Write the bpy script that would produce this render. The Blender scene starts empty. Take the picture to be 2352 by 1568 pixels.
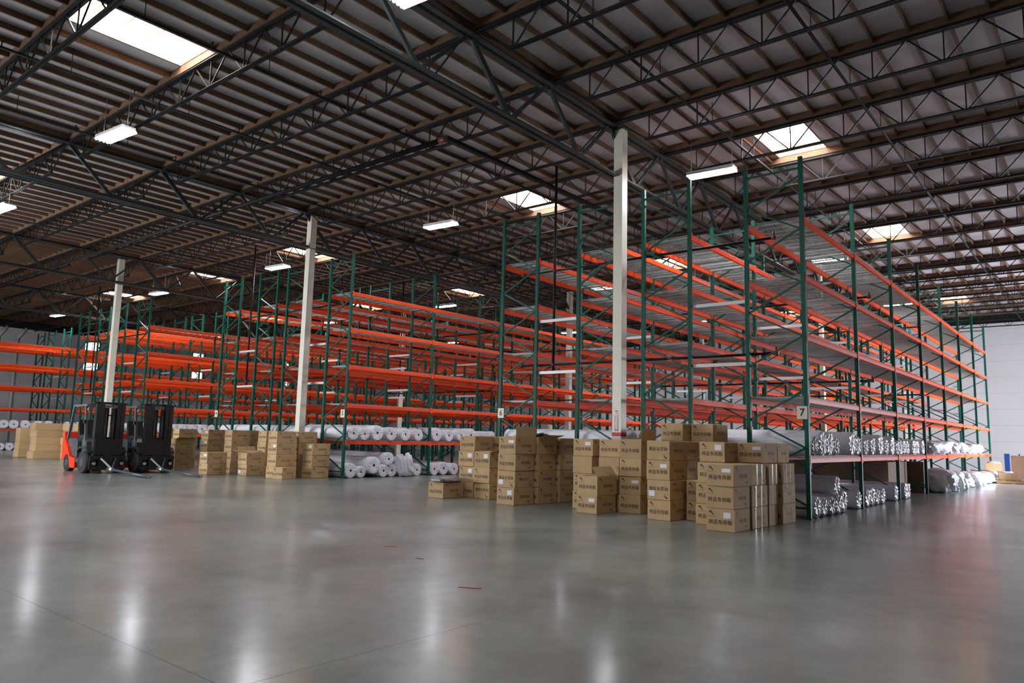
import bpy, math, random
from mathutils import Vector, Matrix
random.seed(7)
SC = bpy.context.scene
COL = SC.collection

# ------------------------------------------------------------------ camera
F_PX, YAW, PITCH, ROLL = 1693.64, 0.686841, 0.128523, 0.02477
CAM = Vector((4.6382, -14.7018, 1.41705))
_fwd = Vector((-math.sin(YAW) * math.cos(PITCH), math.cos(YAW) * math.cos(PITCH), math.sin(PITCH)))
_right = Vector((math.cos(YAW), math.sin(YAW), 0))
_up = _right.cross(_fwd)
_r2 = math.cos(ROLL) * _right + math.sin(ROLL) * _up
_u2 = -math.sin(ROLL) * _right + math.cos(ROLL) * _up
cam_data = bpy.data.cameras.new('camera')
cam_data.sensor_width = 36.0
cam_data.sensor_fit = 'HORIZONTAL'
cam_data.lens = F_PX / 2352 * 36
cam_data.clip_end = 400
cam = bpy.data.objects.new('camera', cam_data)
m3 = Matrix((_r2, _u2, -_fwd)).transposed()
cam.matrix_world = Matrix.Translation(CAM) @ m3.to_4x4()
COL.objects.link(cam)
SC.camera = cam

def proj(p):
    d = Vector(p) - CAM
    z = d.dot(_fwd)
    if z < 0.1:
        return None
    return (1176 + F_PX * d.dot(_r2) / z, 784 - F_PX * d.dot(_u2) / z, z)

def in_frame(p, mx=60, my=60):
    q = proj(p)
    return q is not None and -mx < q[0] < 2352 + mx and -my < q[1] < 1568 + my

# ------------------------------------------------------------------ world, exposure, large lights
SC.view_settings.view_transform = 'Standard'
SC.view_settings.look = 'None'
SC.view_settings.gamma = 1.0
SC.view_settings.use_curve_mapping = False
SC.view_settings.exposure = 0.15
w = bpy.data.worlds.new('sky')
SC.world = w
w.use_nodes = True
w.node_tree.nodes['Background'].inputs[0].default_value = (0.75, 0.85, 1.0, 1)
w.node_tree.nodes['Background'].inputs[1].default_value = 0.6
SC.cycles.use_denoising = True
SC.cycles.max_bounces = 8
SC.cycles.diffuse_bounces = 5
SC.cycles.glossy_bounces = 4
SC.cycles.sample_clamp_indirect = 6.0

LAMP_E = 125.0       # fluorescent tubes
SKY_E = 27.0        # skylight glazing
DOOR_W = 3600.0     # daylight through the open dock doors

def door_light(name, loc, sx, sz, watts):
    l = bpy.data.lights.new(name, 'AREA')
    l.shape = 'RECTANGLE'
    l.size, l.size_y = sx, sz
    l.energy = watts
    l.color = (0.86, 0.9, 1.0)
    o = bpy.data.objects.new(name, l)
    o.location = loc
    o.rotation_euler = (math.pi / 2, 0, math.pi / 2)    # shines towards -X
    COL.objects.link(o)
    return o
door_light('dock_daylight', (11.9, 22.0, 2.0), 4.6, 3.8, DOOR_W)
dl = door_light('dock_floor_fill', (11.85, 22.0, 2.4), 4.4, 2.6, 900.0)      # extra narrow lamp added in the doorway, brightens the far floor and bundles
dl.data.spread = math.radians(70)
dl.rotation_euler = (math.radians(78), 0, math.pi / 2)
l2 = door_light('front_daylight', (-24.0, -19.9, 2.1), 12.0, 4.0, 3000.0)
l2.rotation_euler = (-math.pi / 2, 0, math.pi)     # shines into the hall, along +Y
l2.data.color = (0.96, 0.98, 1.0)

# ------------------------------------------------------------------ materials
def lin(c):
    return tuple((x / 12.92 if x <= 0.04045 else ((x + 0.055) / 1.055) ** 2.4) for x in [v / 255 for v in c])

def mat(name, rgb, rough=0.5, metal=0.0, spec=0.5, noise=0.0, scale=4.0, bump=0.0, bscale=20.0, rnd=0.0, emit=0.0, coat=0.0, detail=4.0):
    m = bpy.data.materials.new(name)
    m.use_nodes = True
    nt = m.node_tree
    b = nt.nodes['Principled BSDF']
    col = lin(rgb) + (1,)
    b.inputs['Base Color'].default_value = col
    b.inputs['Roughness'].default_value = rough
    b.inputs['Metallic'].default_value = metal
    b.inputs['Specular IOR Level'].default_value = spec
    if coat:
        b.inputs['Coat Weight'].default_value = coat
    if emit:
        b.inputs['Emission Color'].default_value = col
        b.inputs['Emission Strength'].default_value = emit
    tc = nt.nodes.new('ShaderNodeTexCoord')
    last = None
    if noise or rnd:
        hsv = nt.nodes.new('ShaderNodeHueSaturation')
        hsv.inputs['Color'].default_value = col
        val = None
        if noise:
            n = nt.nodes.new('ShaderNodeTexNoise')
            n.inputs['Scale'].default_value = scale
            n.inputs['Detail'].default_value = detail
            nt.links.new(tc.outputs['Object'], n.inputs['Vector'])
            mr = nt.nodes.new('ShaderNodeMapRange')
            mr.inputs['From Min'].default_value = 0.25
            mr.inputs['From Max'].default_value = 0.75
            mr.inputs['To Min'].default_value = 1 - noise
            mr.inputs['To Max'].default_value = 1 + noise
            nt.links.new(n.outputs['Fac'], mr.inputs['Value'])
            val = mr.outputs['Result']
        if rnd:
            oi = nt.nodes.new('ShaderNodeObjectInfo')
            mr2 = nt.nodes.new('ShaderNodeMapRange')
            mr2.inputs['To Min'].default_value = 1 - rnd
            mr2.inputs['To Max'].default_value = 1 + rnd
            nt.links.new(oi.outputs['Random'], mr2.inputs['Value'])
            if val is None:
                val = mr2.outputs['Result']
            else:
                mu = nt.nodes.new('ShaderNodeMath')
                mu.operation = 'MULTIPLY'
                nt.links.new(val, mu.inputs[0])
                nt.links.new(mr2.outputs['Result'], mu.inputs[1])
                val = mu.outputs[0]
        nt.links.new(val, hsv.inputs['Value'])
        nt.links.new(hsv.outputs['Color'], b.inputs['Base Color'])
    if bump:
        n2 = nt.nodes.new('ShaderNodeTexNoise')
        n2.inputs['Scale'].default_value = bscale
        n2.inputs['Detail'].default_value = 3
        nt.links.new(tc.outputs['Object'], n2.inputs['Vector'])
        bp = nt.nodes.new('ShaderNodeBump')
        bp.inputs['Strength'].default_value = bump
        bp.inputs['Distance'].default_value = 0.02
        nt.links.new(n2.outputs['Fac'], bp.inputs['Height'])
        nt.links.new(bp.outputs['Normal'], b.inputs['Normal'])
    return m

M = {}
M['steel'] = mat('dark_painted_steel', (24, 25, 25), 0.55, 0.0, 0.3, noise=0.25, scale=1.5)
M['girder'] = mat('girder_steel', (44, 52, 50), 0.4, 0.0, 0.45, noise=0.2, scale=1.5)
M['wood'] = mat('brown_roof_timber', (98, 72, 50), 0.75, noise=0.25, scale=3.0)
M['curb'] = mat('skylight_curb_wood', (226, 190, 146), 0.7, noise=0.15)
M['deck'] = mat('roof_deck_sheathing', (176, 168, 171), 0.7, noise=0.22, scale=0.7, detail=6)
M['wall'] = mat('white_wall_paint', (205, 202, 205), 0.7, noise=0.06, scale=0.4)
M['column'] = mat('cream_column_paint', (226, 222, 206), 0.35, noise=0.07, scale=2.0)
M['white_paint'] = mat('white_enamel', (225, 225, 222), 0.35)
M['red'] = mat('red_paint', (186, 22, 30), 0.4)
M['sprink'] = mat('black_pipe', (30, 28, 28), 0.6, 0.0, 0.25)
M['red_pipe'] = mat('red_fitting', (112, 38, 32), 0.45)
M['green'] = mat('green_rack_paint', (14, 82, 67), 0.5, 0.0, 0.22, noise=0.12, scale=2.0, rnd=0.12)
M['brace'] = mat('green_brace_paint', (24, 84, 68), 0.5, 0.0, 0.25)
M['orange'] = mat('orange_beam_paint', (240, 76, 18), 0.45, 0.0, 0.22, noise=0.05, scale=2.0, rnd=0.08)
M['galv'] = mat('galvanised_wire', (160, 165, 163), 0.45, 0.1, 0.5)
M['spacer'] = mat('galvanised_spacer', (205, 208, 208), 0.45, 0.2)
M['card'] = mat('brown_cardboard', (184, 156, 116), 0.78, 0.0, 0.3, noise=0.07, scale=6.0, rnd=0.09, bump=0.05, bscale=9)
M['card_in'] = mat('cardboard_inside', (196, 168, 124), 0.8, noise=0.05)
M['ink'] = mat('dark_print_ink', (62, 44, 28), 0.7)
M['ink_side'] = mat('faded_red_print', (104, 68, 44), 0.75)
M['paper'] = mat('white_paper', (226, 228, 240), 0.6)
M['tape'] = mat('glossy_packing_tape', (186, 168, 140), 0.12, 0.0, 0.8)
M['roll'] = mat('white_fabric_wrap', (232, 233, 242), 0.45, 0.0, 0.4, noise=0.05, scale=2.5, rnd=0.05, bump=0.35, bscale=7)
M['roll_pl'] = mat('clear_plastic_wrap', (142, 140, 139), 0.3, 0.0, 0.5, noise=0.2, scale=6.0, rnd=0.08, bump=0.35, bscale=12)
M['bundle'] = mat('crumpled_plastic', (234, 237, 243), 0.32, 0.0, 0.5, noise=0.12, scale=5.0, bump=0.8, bscale=9)
M['core_hole'] = mat('core_hole_shade', (30, 28, 28), 0.8)
M['black'] = mat('black_rubber', (20, 20, 20), 0.7)
M['mast'] = mat('black_mast_steel', (9, 9, 10), 0.5)
M['fork_red'] = mat('orange_red_truck_paint', (232, 58, 28), 0.35)
M['hood'] = mat('dark_grey_truck_panel', (66, 76, 82), 0.35)
M['guard'] = mat('grey_guard_paint', (92, 98, 102), 0.4)
M['chrome'] = mat('bare_steel', (190, 190, 190), 0.3, 0.8)
M['signc'] = mat('cream_sign', (222, 220, 204), 0.5)
M['signk'] = mat('sign_black', (30, 30, 32), 0.5)
M['crate'] = mat('dark_brown_carton', (118, 92, 76), 0.75, noise=0.15, scale=3.0, rnd=0.1)
M['pallet'] = mat('pallet_wood', (176, 140, 96), 0.75, noise=0.15)
M['blue'] = mat('blue_paint', (26, 62, 120), 0.4)
M['tubes'] = mat('lit_fluorescent_tube', (240, 246, 255), 0.5, emit=LAMP_E)
M['glaze'] = mat('skylight_glazing', (246, 249, 255), 0.5, emit=SKY_E)
M['pane'] = mat('lit_wall_window', (240, 245, 255), 0.5, emit=5.0)
M['housing'] = mat('lamp_housing', (215, 215, 215), 0.45)
M['green_scrap'] = mat('green_scrap', (20, 90, 80), 0.6)
M['red_scrap'] = mat('red_tape', (190, 60, 50), 0.6)

# posts: a strip of punched slots along the faces, in object space
def slots(m):
    nt = m.node_tree
    b = nt.nodes['Principled BSDF']
    src = b.inputs['Base Color'].links[0].from_socket
    tc = [n for n in nt.nodes if n.type == 'TEX_COORD'][0]
    sep = nt.nodes.new('ShaderNodeSeparateXYZ')
    nt.links.new(tc.outputs['Object'], sep.inputs[0])
    def mth(op, a, bb):
        n = nt.nodes.new('ShaderNodeMath'); n.operation = op
        for i, s in enumerate((a, bb)):
            if isinstance(s, (int, float)): n.inputs[i].default_value = s
            else: nt.links.new(s, n.inputs[i])
        return n.outputs[0]
    z = mth('MODULO', sep.outputs['Z'], 0.0508)
    zz = mth('LESS_THAN', z, 0.022)
    ay = mth('ABSOLUTE', sep.outputs['Y'], 0)
    y0 = mth('GREATER_THAN', ay, 0.014)
    y1 = mth('LESS_THAN', ay, 0.027)
    geo = nt.nodes.new('ShaderNodeNewGeometry')
    sepn = nt.nodes.new('ShaderNodeSeparateXYZ')
    nt.links.new(tc.outputs['Normal'], sepn.inputs[0])
    nx = mth('GREATER_THAN', mth('ABSOLUTE', sepn.outputs['X'], 0), 0.7)
    f = mth('MULTIPLY', mth('MULTIPLY', zz, y0), mth('MULTIPLY', y1, nx))
    mx = nt.nodes.new('ShaderNodeMix'); mx.data_type = 'RGBA'
    nt.links.new(f, mx.inputs['Factor'])
    nt.links.new(src, mx.inputs[6])
    mx.inputs[7].default_value = (0.006, 0.008, 0.008, 1)
    nt.links.new(mx.outputs[2], b.inputs['Base Color'])
slots(M['green'])

# polished concrete floor
def floor_mat():
    m = bpy.data.materials.new('polished_concrete')
    m.use_nodes = True
    nt = m.node_tree
    N, L = nt.nodes, nt.links
    b = N['Principled BSDF']
    tc = N.new('ShaderNodeTexCoord')
    def noise(scale, detail=5, rough=0.6):
        n = N.new('ShaderNodeTexNoise')
        n.inputs['Scale'].default_value = scale
        n.inputs['Detail'].default_value = detail
        n.inputs['Roughness'].default_value = rough
        L.new(tc.outputs['Object'], n.inputs['Vector'])
        return n.outputs['Fac']
    def mth(op, a, bb, clamp=False):
        n = N.new('ShaderNodeMath'); n.operation = op; n.use_clamp = clamp
        for i, s in enumerate((a, bb)):
            if isinstance(s, (int, float)): n.inputs[i].default_value = s
            else: L.new(s, n.inputs[i])
        return n.outputs[0]
    cr = N.new('ShaderNodeValToRGB')
    cr.color_ramp.elements[0].position = 0.33
    cr.color_ramp.elements[0].color = lin((76, 83, 80)) + (1,)
    cr.color_ramp.elements[1].position = 0.67
    cr.color_ramp.elements[1].color = lin((154, 162, 156)) + (1,)
    mixn = mth('ADD', mth('ADD', mth('MULTIPLY', noise(0.3, 3, 0.5), 0.5), mth('MULTIPLY', noise(1.1, 4, 0.6), 0.3)), mth('MULTIPLY', noise(5.0, 5, 0.65), 0.2))
    L.new(mixn, cr.inputs[0])
    sep = N.new('ShaderNodeSeparateXYZ')
    L.new(tc.outputs['Object'], sep.inputs[0])
    def joint(sock, origin, period):
        v = mth('ADD', sock, -origin + period * 40 + period / 2)
        v = mth('MODULO', v, period)
        v = mth('ABSOLUTE', mth('SUBTRACT', v, period / 2), 0)
        return mth('LESS_THAN', v, 0.006)
    j = mth('MAXIMUM', joint(sep.outputs['X'], 0.75, 6.1), joint(sep.outputs['Y'], -12.35, 6.1))
    mx = N.new('ShaderNodeMix'); mx.data_type = 'RGBA'
    L.new(mth('MULTIPLY', j, 0.75), mx.inputs['Factor'])
    L.new(cr.outputs[0], mx.inputs[6])
    mx.inputs[7].default_value = (0.05, 0.05, 0.048, 1)
    L.new(mx.outputs[2], b.inputs['Base Color'])
    r = mth('ADD', mth('MULTIPLY', noise(0.9, 3, 0.5), 0.2), 0.222)
    L.new(r, b.inputs['Roughness'])
    b.inputs['Specular IOR Level'].default_value = 0.5
    b.inputs['Coat Roughness'].default_value = 0.15
    L.new(mth('MULTIPLY', noise(0.7, 4, 0.6), 0.65), b.inputs['Coat Weight'])
    return m
M['floor'] = floor_mat()

def panel_wall_mat():
    m = mat('painted_wall_panels', (206, 203, 206), 0.6, noise=0.06, scale=0.5)
    nt = m.node_tree
    b = nt.nodes['Principled BSDF']
    src = b.inputs['Base Color'].links[0].from_socket
    tc = [n for n in nt.nodes if n.type == 'TEX_COORD'][0]
    sep = nt.nodes.new('ShaderNodeSeparateXYZ')
    nt.links.new(tc.outputs['Object'], sep.inputs[0])
    md = nt.nodes.new('ShaderNodeMath'); md.operation = 'MODULO'; md.inputs[1].default_value = 0.9
    nt.links.new(sep.outputs['Z'], md.inputs[0])
    lt = nt.nodes.new('ShaderNodeMath'); lt.operation = 'LESS_THAN'; lt.inputs[1].default_value = 0.015
    nt.links.new(md.outputs[0], lt.inputs[0])
    mx = nt.nodes.new('ShaderNodeMix'); mx.data_type = 'RGBA'
    nt.links.new(lt.outputs[0], mx.inputs['Factor'])
    nt.links.new(src, mx.inputs[6])
    mx.inputs[7].default_value = lin((172, 168, 172)) + (1,)
    nt.links.new(mx.outputs[2], b.inputs['Base Color'])
    return m
M['panels'] = panel_wall_mat()

# ------------------------------------------------------------------ mesh helpers
class MB:
    def __init__(s):
        s.v, s.f, s.mi, s.mats, s.smooth = [], [], [], [], []
    def mid(s, m):
        if m not in s.mats: s.mats.append(m)
        return s.mats.index(m)
    def add(s, vs, fs, m, smooth=False):
        o = len(s.v)
        s.v += [tuple(p) for p in vs]
        k = s.mid(m)
        for f in fs:
            s.f.append(tuple(i + o for i in f)); s.mi.append(k); s.smooth.append(smooth)
        return s
    def box(s, x0, x1, y0, y1, z0, z1, m, T=None):
        vs = [Vector((x, y, z)) for x in (x0, x1) for y in (y0, y1) for z in (z0, z1)]
        if T is not None: vs = [T @ p for p in vs]
        return s.add(vs, [(0, 1, 3, 2), (4, 6, 7, 5), (0, 4, 5, 1), (2, 3, 7, 6), (0, 2, 6, 4), (1, 5, 7, 3)], m)
    def bar(s, a, b, wd, ht, m, up=(0, 0, 1)):
        a, b = Vector(a), Vector(b)
        d = (b - a).normalized()
        side = d.cross(Vector(up))
        if side.length < 1e-4: side = d.cross(Vector((1, 0, 0)))
        side.normalize()
        u = side.cross(d)
        vs = []
        for p in (a, b):
            for sx, sz in ((-1, -1), (1, -1), (1, 1), (-1, 1)):
                vs.append(p + side * sx * wd / 2 + u * sz * ht / 2)
        return s.add(vs, [(3, 2, 1, 0), (4, 5, 6, 7), (0, 1, 5, 4), (1, 2, 6, 5), (2, 3, 7, 6), (3, 0, 4, 7)], m)
    def tube(s, a, b, r, m, n=10, r2=None, cap=True):
        a, b = Vector(a), Vector(b)
        d = (b - a).normalized()
        side = d.orthogonal().normalized()
        u = d.cross(side)
        r2 = r if r2 is None else r2
        vs = []
        for p, rr in ((a, r), (b, r2)):
            for i in range(n):
                t = 2 * math.pi * i / n
                vs.append(p + side * rr * math.cos(t) + u * rr * math.sin(t))
        o = len(s.v)
        s.add(vs, [(i, (i + 1) % n, n + (i + 1) % n, n + i) for i in range(n)], m, True)
        if cap:
            k = s.mid(m)
            s.f.append(tuple(o + i for i in reversed(range(n)))); s.mi.append(k); s.smooth.append(False)
            s.f.append(tuple(o + n + i for i in range(n))); s.mi.append(k); s.smooth.append(False)
        return s
    def prism(s, poly, y0, y1, m, axis='y'):
        n = len(poly)
        if axis == 'y':
            vs = [(x, y0, z) for x, z in poly] + [(x, y1, z) for x, z in poly]
        else:
            vs = [(y0, x, z) for x, z in poly] + [(y1, x, z) for x, z in poly]
        fs = [tuple(range(n)), tuple(reversed(range(n, 2 * n)))]
        fs += [((i + 1) % n, i, n + i, n + (i + 1) % n) for i in range(n)]
        return s.add(vs, fs, m)
    def mesh(s, name):
        me = bpy.data.meshes.new(name)
        me.from_pydata(s.v, [], s.f)
        for m in s.mats: me.materials.append(m)
        me.polygons.foreach_set('material_index', s.mi)
        me.polygons.foreach_set('use_smooth', s.smooth)
        me.update()
        return me
    def build(s, name, parent=None):
        return link(name, s.mesh(name), parent)

def link(name, me, parent=None, loc=None, rot=None, scale=None):
    o = bpy.data.objects.new(name, me)
    if parent is not None: o.parent = parent
    if loc is not None: o.location = loc
    if rot is not None: o.rotation_euler = rot
    if scale is not None: o.scale = scale
    COL.objects.link(o)
    return o

LABELS = {}
def tag(o, label, cat, group=None, kind=None):
    n = len(label.split())
    if not 4 <= n <= 16: print('LABEL LENGTH', n, label)
    LABELS.setdefault(label, []).append(group)
    o['label'] = label
    o['category'] = cat
    if group: o['group'] = group
    if kind: o['kind'] = kind
    return o

def empty(name, loc, rz=0.0):
    o = bpy.data.objects.new(name, None)
    o.location = loc
    o.rotation_euler = (0, 0, rz)
    o.empty_display_size = 0.2
    COL.objects.link(o)
    return o

def struct(o):
    o['kind'] = 'structure'
    return o

ORD = ['zeroth', 'first', 'second', 'third', 'fourth', 'fifth', 'sixth', 'seventh', 'eighth', 'ninth', 'tenth', 'eleventh', 'twelfth',
       'thirteenth', 'fourteenth', 'fifteenth', 'sixteenth', 'seventeenth', 'eighteenth', 'nineteenth', 'twentieth']
def nth(n):
    if n <= 20: return ORD[n]
    tens = {2: 'twenty', 3: 'thirty', 4: 'forty'}[n // 10]
    return {2: 'twentieth', 3: 'thirtieth', 4: 'fortieth'}[n // 10] if n % 10 == 0 else tens + '-' + ORD[n % 10]

_txt = {}
def text_mesh(body, size, m, align='CENTER', bold=0.0):
    key = (body, size, m.name, bold)
    if key in _txt: return _txt[key]
    c = bpy.data.curves.new('t', 'FONT')
    c.body = body; c.size = size; c.resolution_u = 2
    c.align_x = align; c.align_y = 'CENTER'
    c.offset = bold
    o = bpy.data.objects.new('t', c)
    COL.objects.link(o)
    dg = bpy.context.evaluated_depsgraph_get()
    me = bpy.data.meshes.new_from_object(o.evaluated_get(dg))
    vs = [v.co.copy() for v in me.vertices]
    fs = [tuple(p.vertices) for p in me.polygons]
    bpy.data.objects.remove(o)
    _txt[key] = (vs, fs)
    return _txt[key]

def put_text(mb, body, size, m, T, bold=0.0):
    vs, fs = text_mesh(body, size, m, bold=bold)
    mb.add([T @ v for v in vs], fs, m)

def frame_T(origin, xaxis, yaxis):
    x, y = Vector(xaxis), Vector(yaxis)
    z = x.cross(y)
    return Matrix.Translation(origin) @ Matrix((x, y, z)).transposed().to_4x4()

# ------------------------------------------------------------------ setting
XL, XR, YF, YB = -56.8, 12.0, -20.0, 34.4
Z_DECK = 8.98
JY = [-0.5 + 2.44 * k for k in range(-6, 15)]           # roof joist lines
SKYL = [(-9.55, -4), (-21.5, -4), (-1.3, -4), (-1.3, 1), (-9.55, 1), (-21.5, 1), (-29.55, 1), (-39.3, 1),
        (-1.3, 5), (-9.55, 5), (-21.4, 5), (-29.7, 5), (-39.3, 5), (-1.45, 11), (-9.55, 11), (-21.4, 11)]
def jy(k): return -0.5 + 2.44 * k

struct(MB().box(XL - .3, XR + .3, YF - .3, YB + .3, -0.2, 0, M['floor']).build('floor'))
struct(MB().box(XL - .3, XR + .3, YB, YB + .25, 0, 9.1, M['panels']).build('wall_back'))
struct(MB().box(XL - .3, -30.2, YF - .25, YF, 0, 9.1, M['wall']).box(-17.8, XR + .3, YF - .25, YF, 0, 9.1, M['wall']).box(-30.2, -17.8, YF - .25, YF, 4.2, 9.1, M['wall']).build('wall_front'))
wr = MB()
doors = [(19.7, 24.3)]
ys = [YF] + [y for d in doors for y in d] + [YB]
for i in range(0, len(ys), 2): wr.box(XR, XR + .25, ys[i], ys[i + 1], 0, 9.1, M['wall'])
for d in doors: wr.box(XR, XR + .25, d[0], d[1], 3.95, 9.1, M['wall'])
struct(wr.build('wall_right'))
wins = [(8.75, 5.7, 7.95), (17.3, 5.7, 7.95), (26.2, 5.7, 7.9)]
wl = MB()
edges = [YF]
for y, a, b in wins: edges += [y - .55, y + .55]
edges += [YB]
for i in range(0, len(edges), 2): wl.box(XL - .25, XL, edges[i], edges[i + 1], 0, 9.1, M['panels'])
for y, a, b in wins:
    wl.box(XL - .25, XL, y - .55, y + .55, 0, a, M['panels'])
    wl.box(XL - .25, XL, y - .55, y + .55, b, 9.1, M['panels'])
struct(wl.build('wall_left'))
for i, (y, a, b) in enumerate(wins):
    wn = MB()
    for yy in (y - .55, y, y + .5): wn.box(XL - .1, XL - .02, yy, yy + .05, a, b, M['white_paint'])
    for zz in (a, a + .72, a + 1.4, b - .06): wn.box(XL - .1, XL - .02, y - .55, y + .55, zz, zz + .06, M['white_paint'])
    wo = struct(wn.build('window_%d' % (i + 1)))
    MB().box(XL - .14, XL - .1, y - .55, y + .55, a, b, M['pane']).build('glass', wo)
struct(MB().box(XL, XL + .12, YF, YB, 8.35, 8.98, M['steel']).build('trim_1'))     # dark ledger along the walls
struct(MB().box(XL, XR, YB - .12, YB, 8.45, 8.98, M['steel']).build('trim_2'))

# ceiling deck with openings under the skylights
cl = MB()
for i in range(len(JY) - 1):
    y0, y1 = JY[i], JY[i + 1]
    k = i - 6
    holes = sorted((x - .61, x + .61) for x, kk in SKYL if kk == k)
    x = XL - .3
    for a, b in holes:
        cl.box(x, a, y0, y1, Z_DECK, Z_DECK + .06, M['deck']); x = b
    cl.box(x, XR + .3, y0, y1, Z_DECK, Z_DECK + .06, M['deck'])
cl.box(XL - .3, XR + .3, YF - .3, JY[0], Z_DECK, Z_DECK + .06, M['deck'])
cl.box(XL - .3, XR + .3, JY[-1], YB + .3, Z_DECK, Z_DECK + .06, M['deck'])
struct(cl.build('ceiling'))

# skylights
def near_desc(x):
    return {True: ''}
sk_names = {(-9.55, -4): 'large near skylight over the upper part of the hall, left of the nearest girder',
            (-1.3, 1): 'bright skylight above the sign 7 rack end, right of the nearest column',
            (-9.55, 1): 'bright skylight just left of the nearest white column, above the sign 6 rack',
            (-21.5, 1): 'warm lit skylight partly hidden behind the second white column',
            (-29.55, 1): 'warm lit skylight above the gap between the second and third columns',
            (-39.3, 1): 'thin orange skylight crossed by the farthest white column',
            (-1.3, 5): 'white skylight above the sign 7 rack, second towards the back wall',
            (-9.55, 5): 'skylight seen between upper beams of the racks beside the nearest column',
            (-21.4, 5): 'skylight beyond the sign 5 rack, above a far lamp',
            (-29.7, 5): 'low skylight seen through the top decks of the sign 5 rack',
            (-1.45, 11): 'small skylight farthest back, near the white back wall'}
glz = MB().box(-.58, .58, -1.16, 1.16, .42, .44, M['glaze']).mesh('glazing')
cu = MB()
cu.box(-.64, -.60, -1.2, 1.2, 0, .5, M['curb']); cu.box(.60, .64, -1.2, 1.2, 0, .5, M['curb'])
cu.box(-.60, .60, -1.2, -1.16, 0, .5, M['curb']); cu.box(-.60, .60, 1.16, 1.2, 0, .5, M['curb'])
cum = cu.mesh('curb')
fr = MB()
for yy in (-.58, 0, .58): fr.box(-.6, .6, yy - .012, yy + .012, .36, .4, M['curb'])
frm = fr.mesh('crossbar')
n = 0
for x, k in SKYL:
    o = empty('skylight', (x, jy(k) + 1.22, Z_DECK))
    if (x, k) in sk_names: tag(o, sk_names[(x, k)], 'skylight', 'skylights in the roof')
    else:  # extra skylights beyond the seen ones, added to light the hall
        tag(o, 'unseen roof skylight added to light the hall, %s of the extra ones' % nth(n + 1), 'skylight', 'skylights in the roof'); n += 1
    link('glazing', glz, o); link('curb', cum, o); link('crossbar', frm, o)

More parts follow.
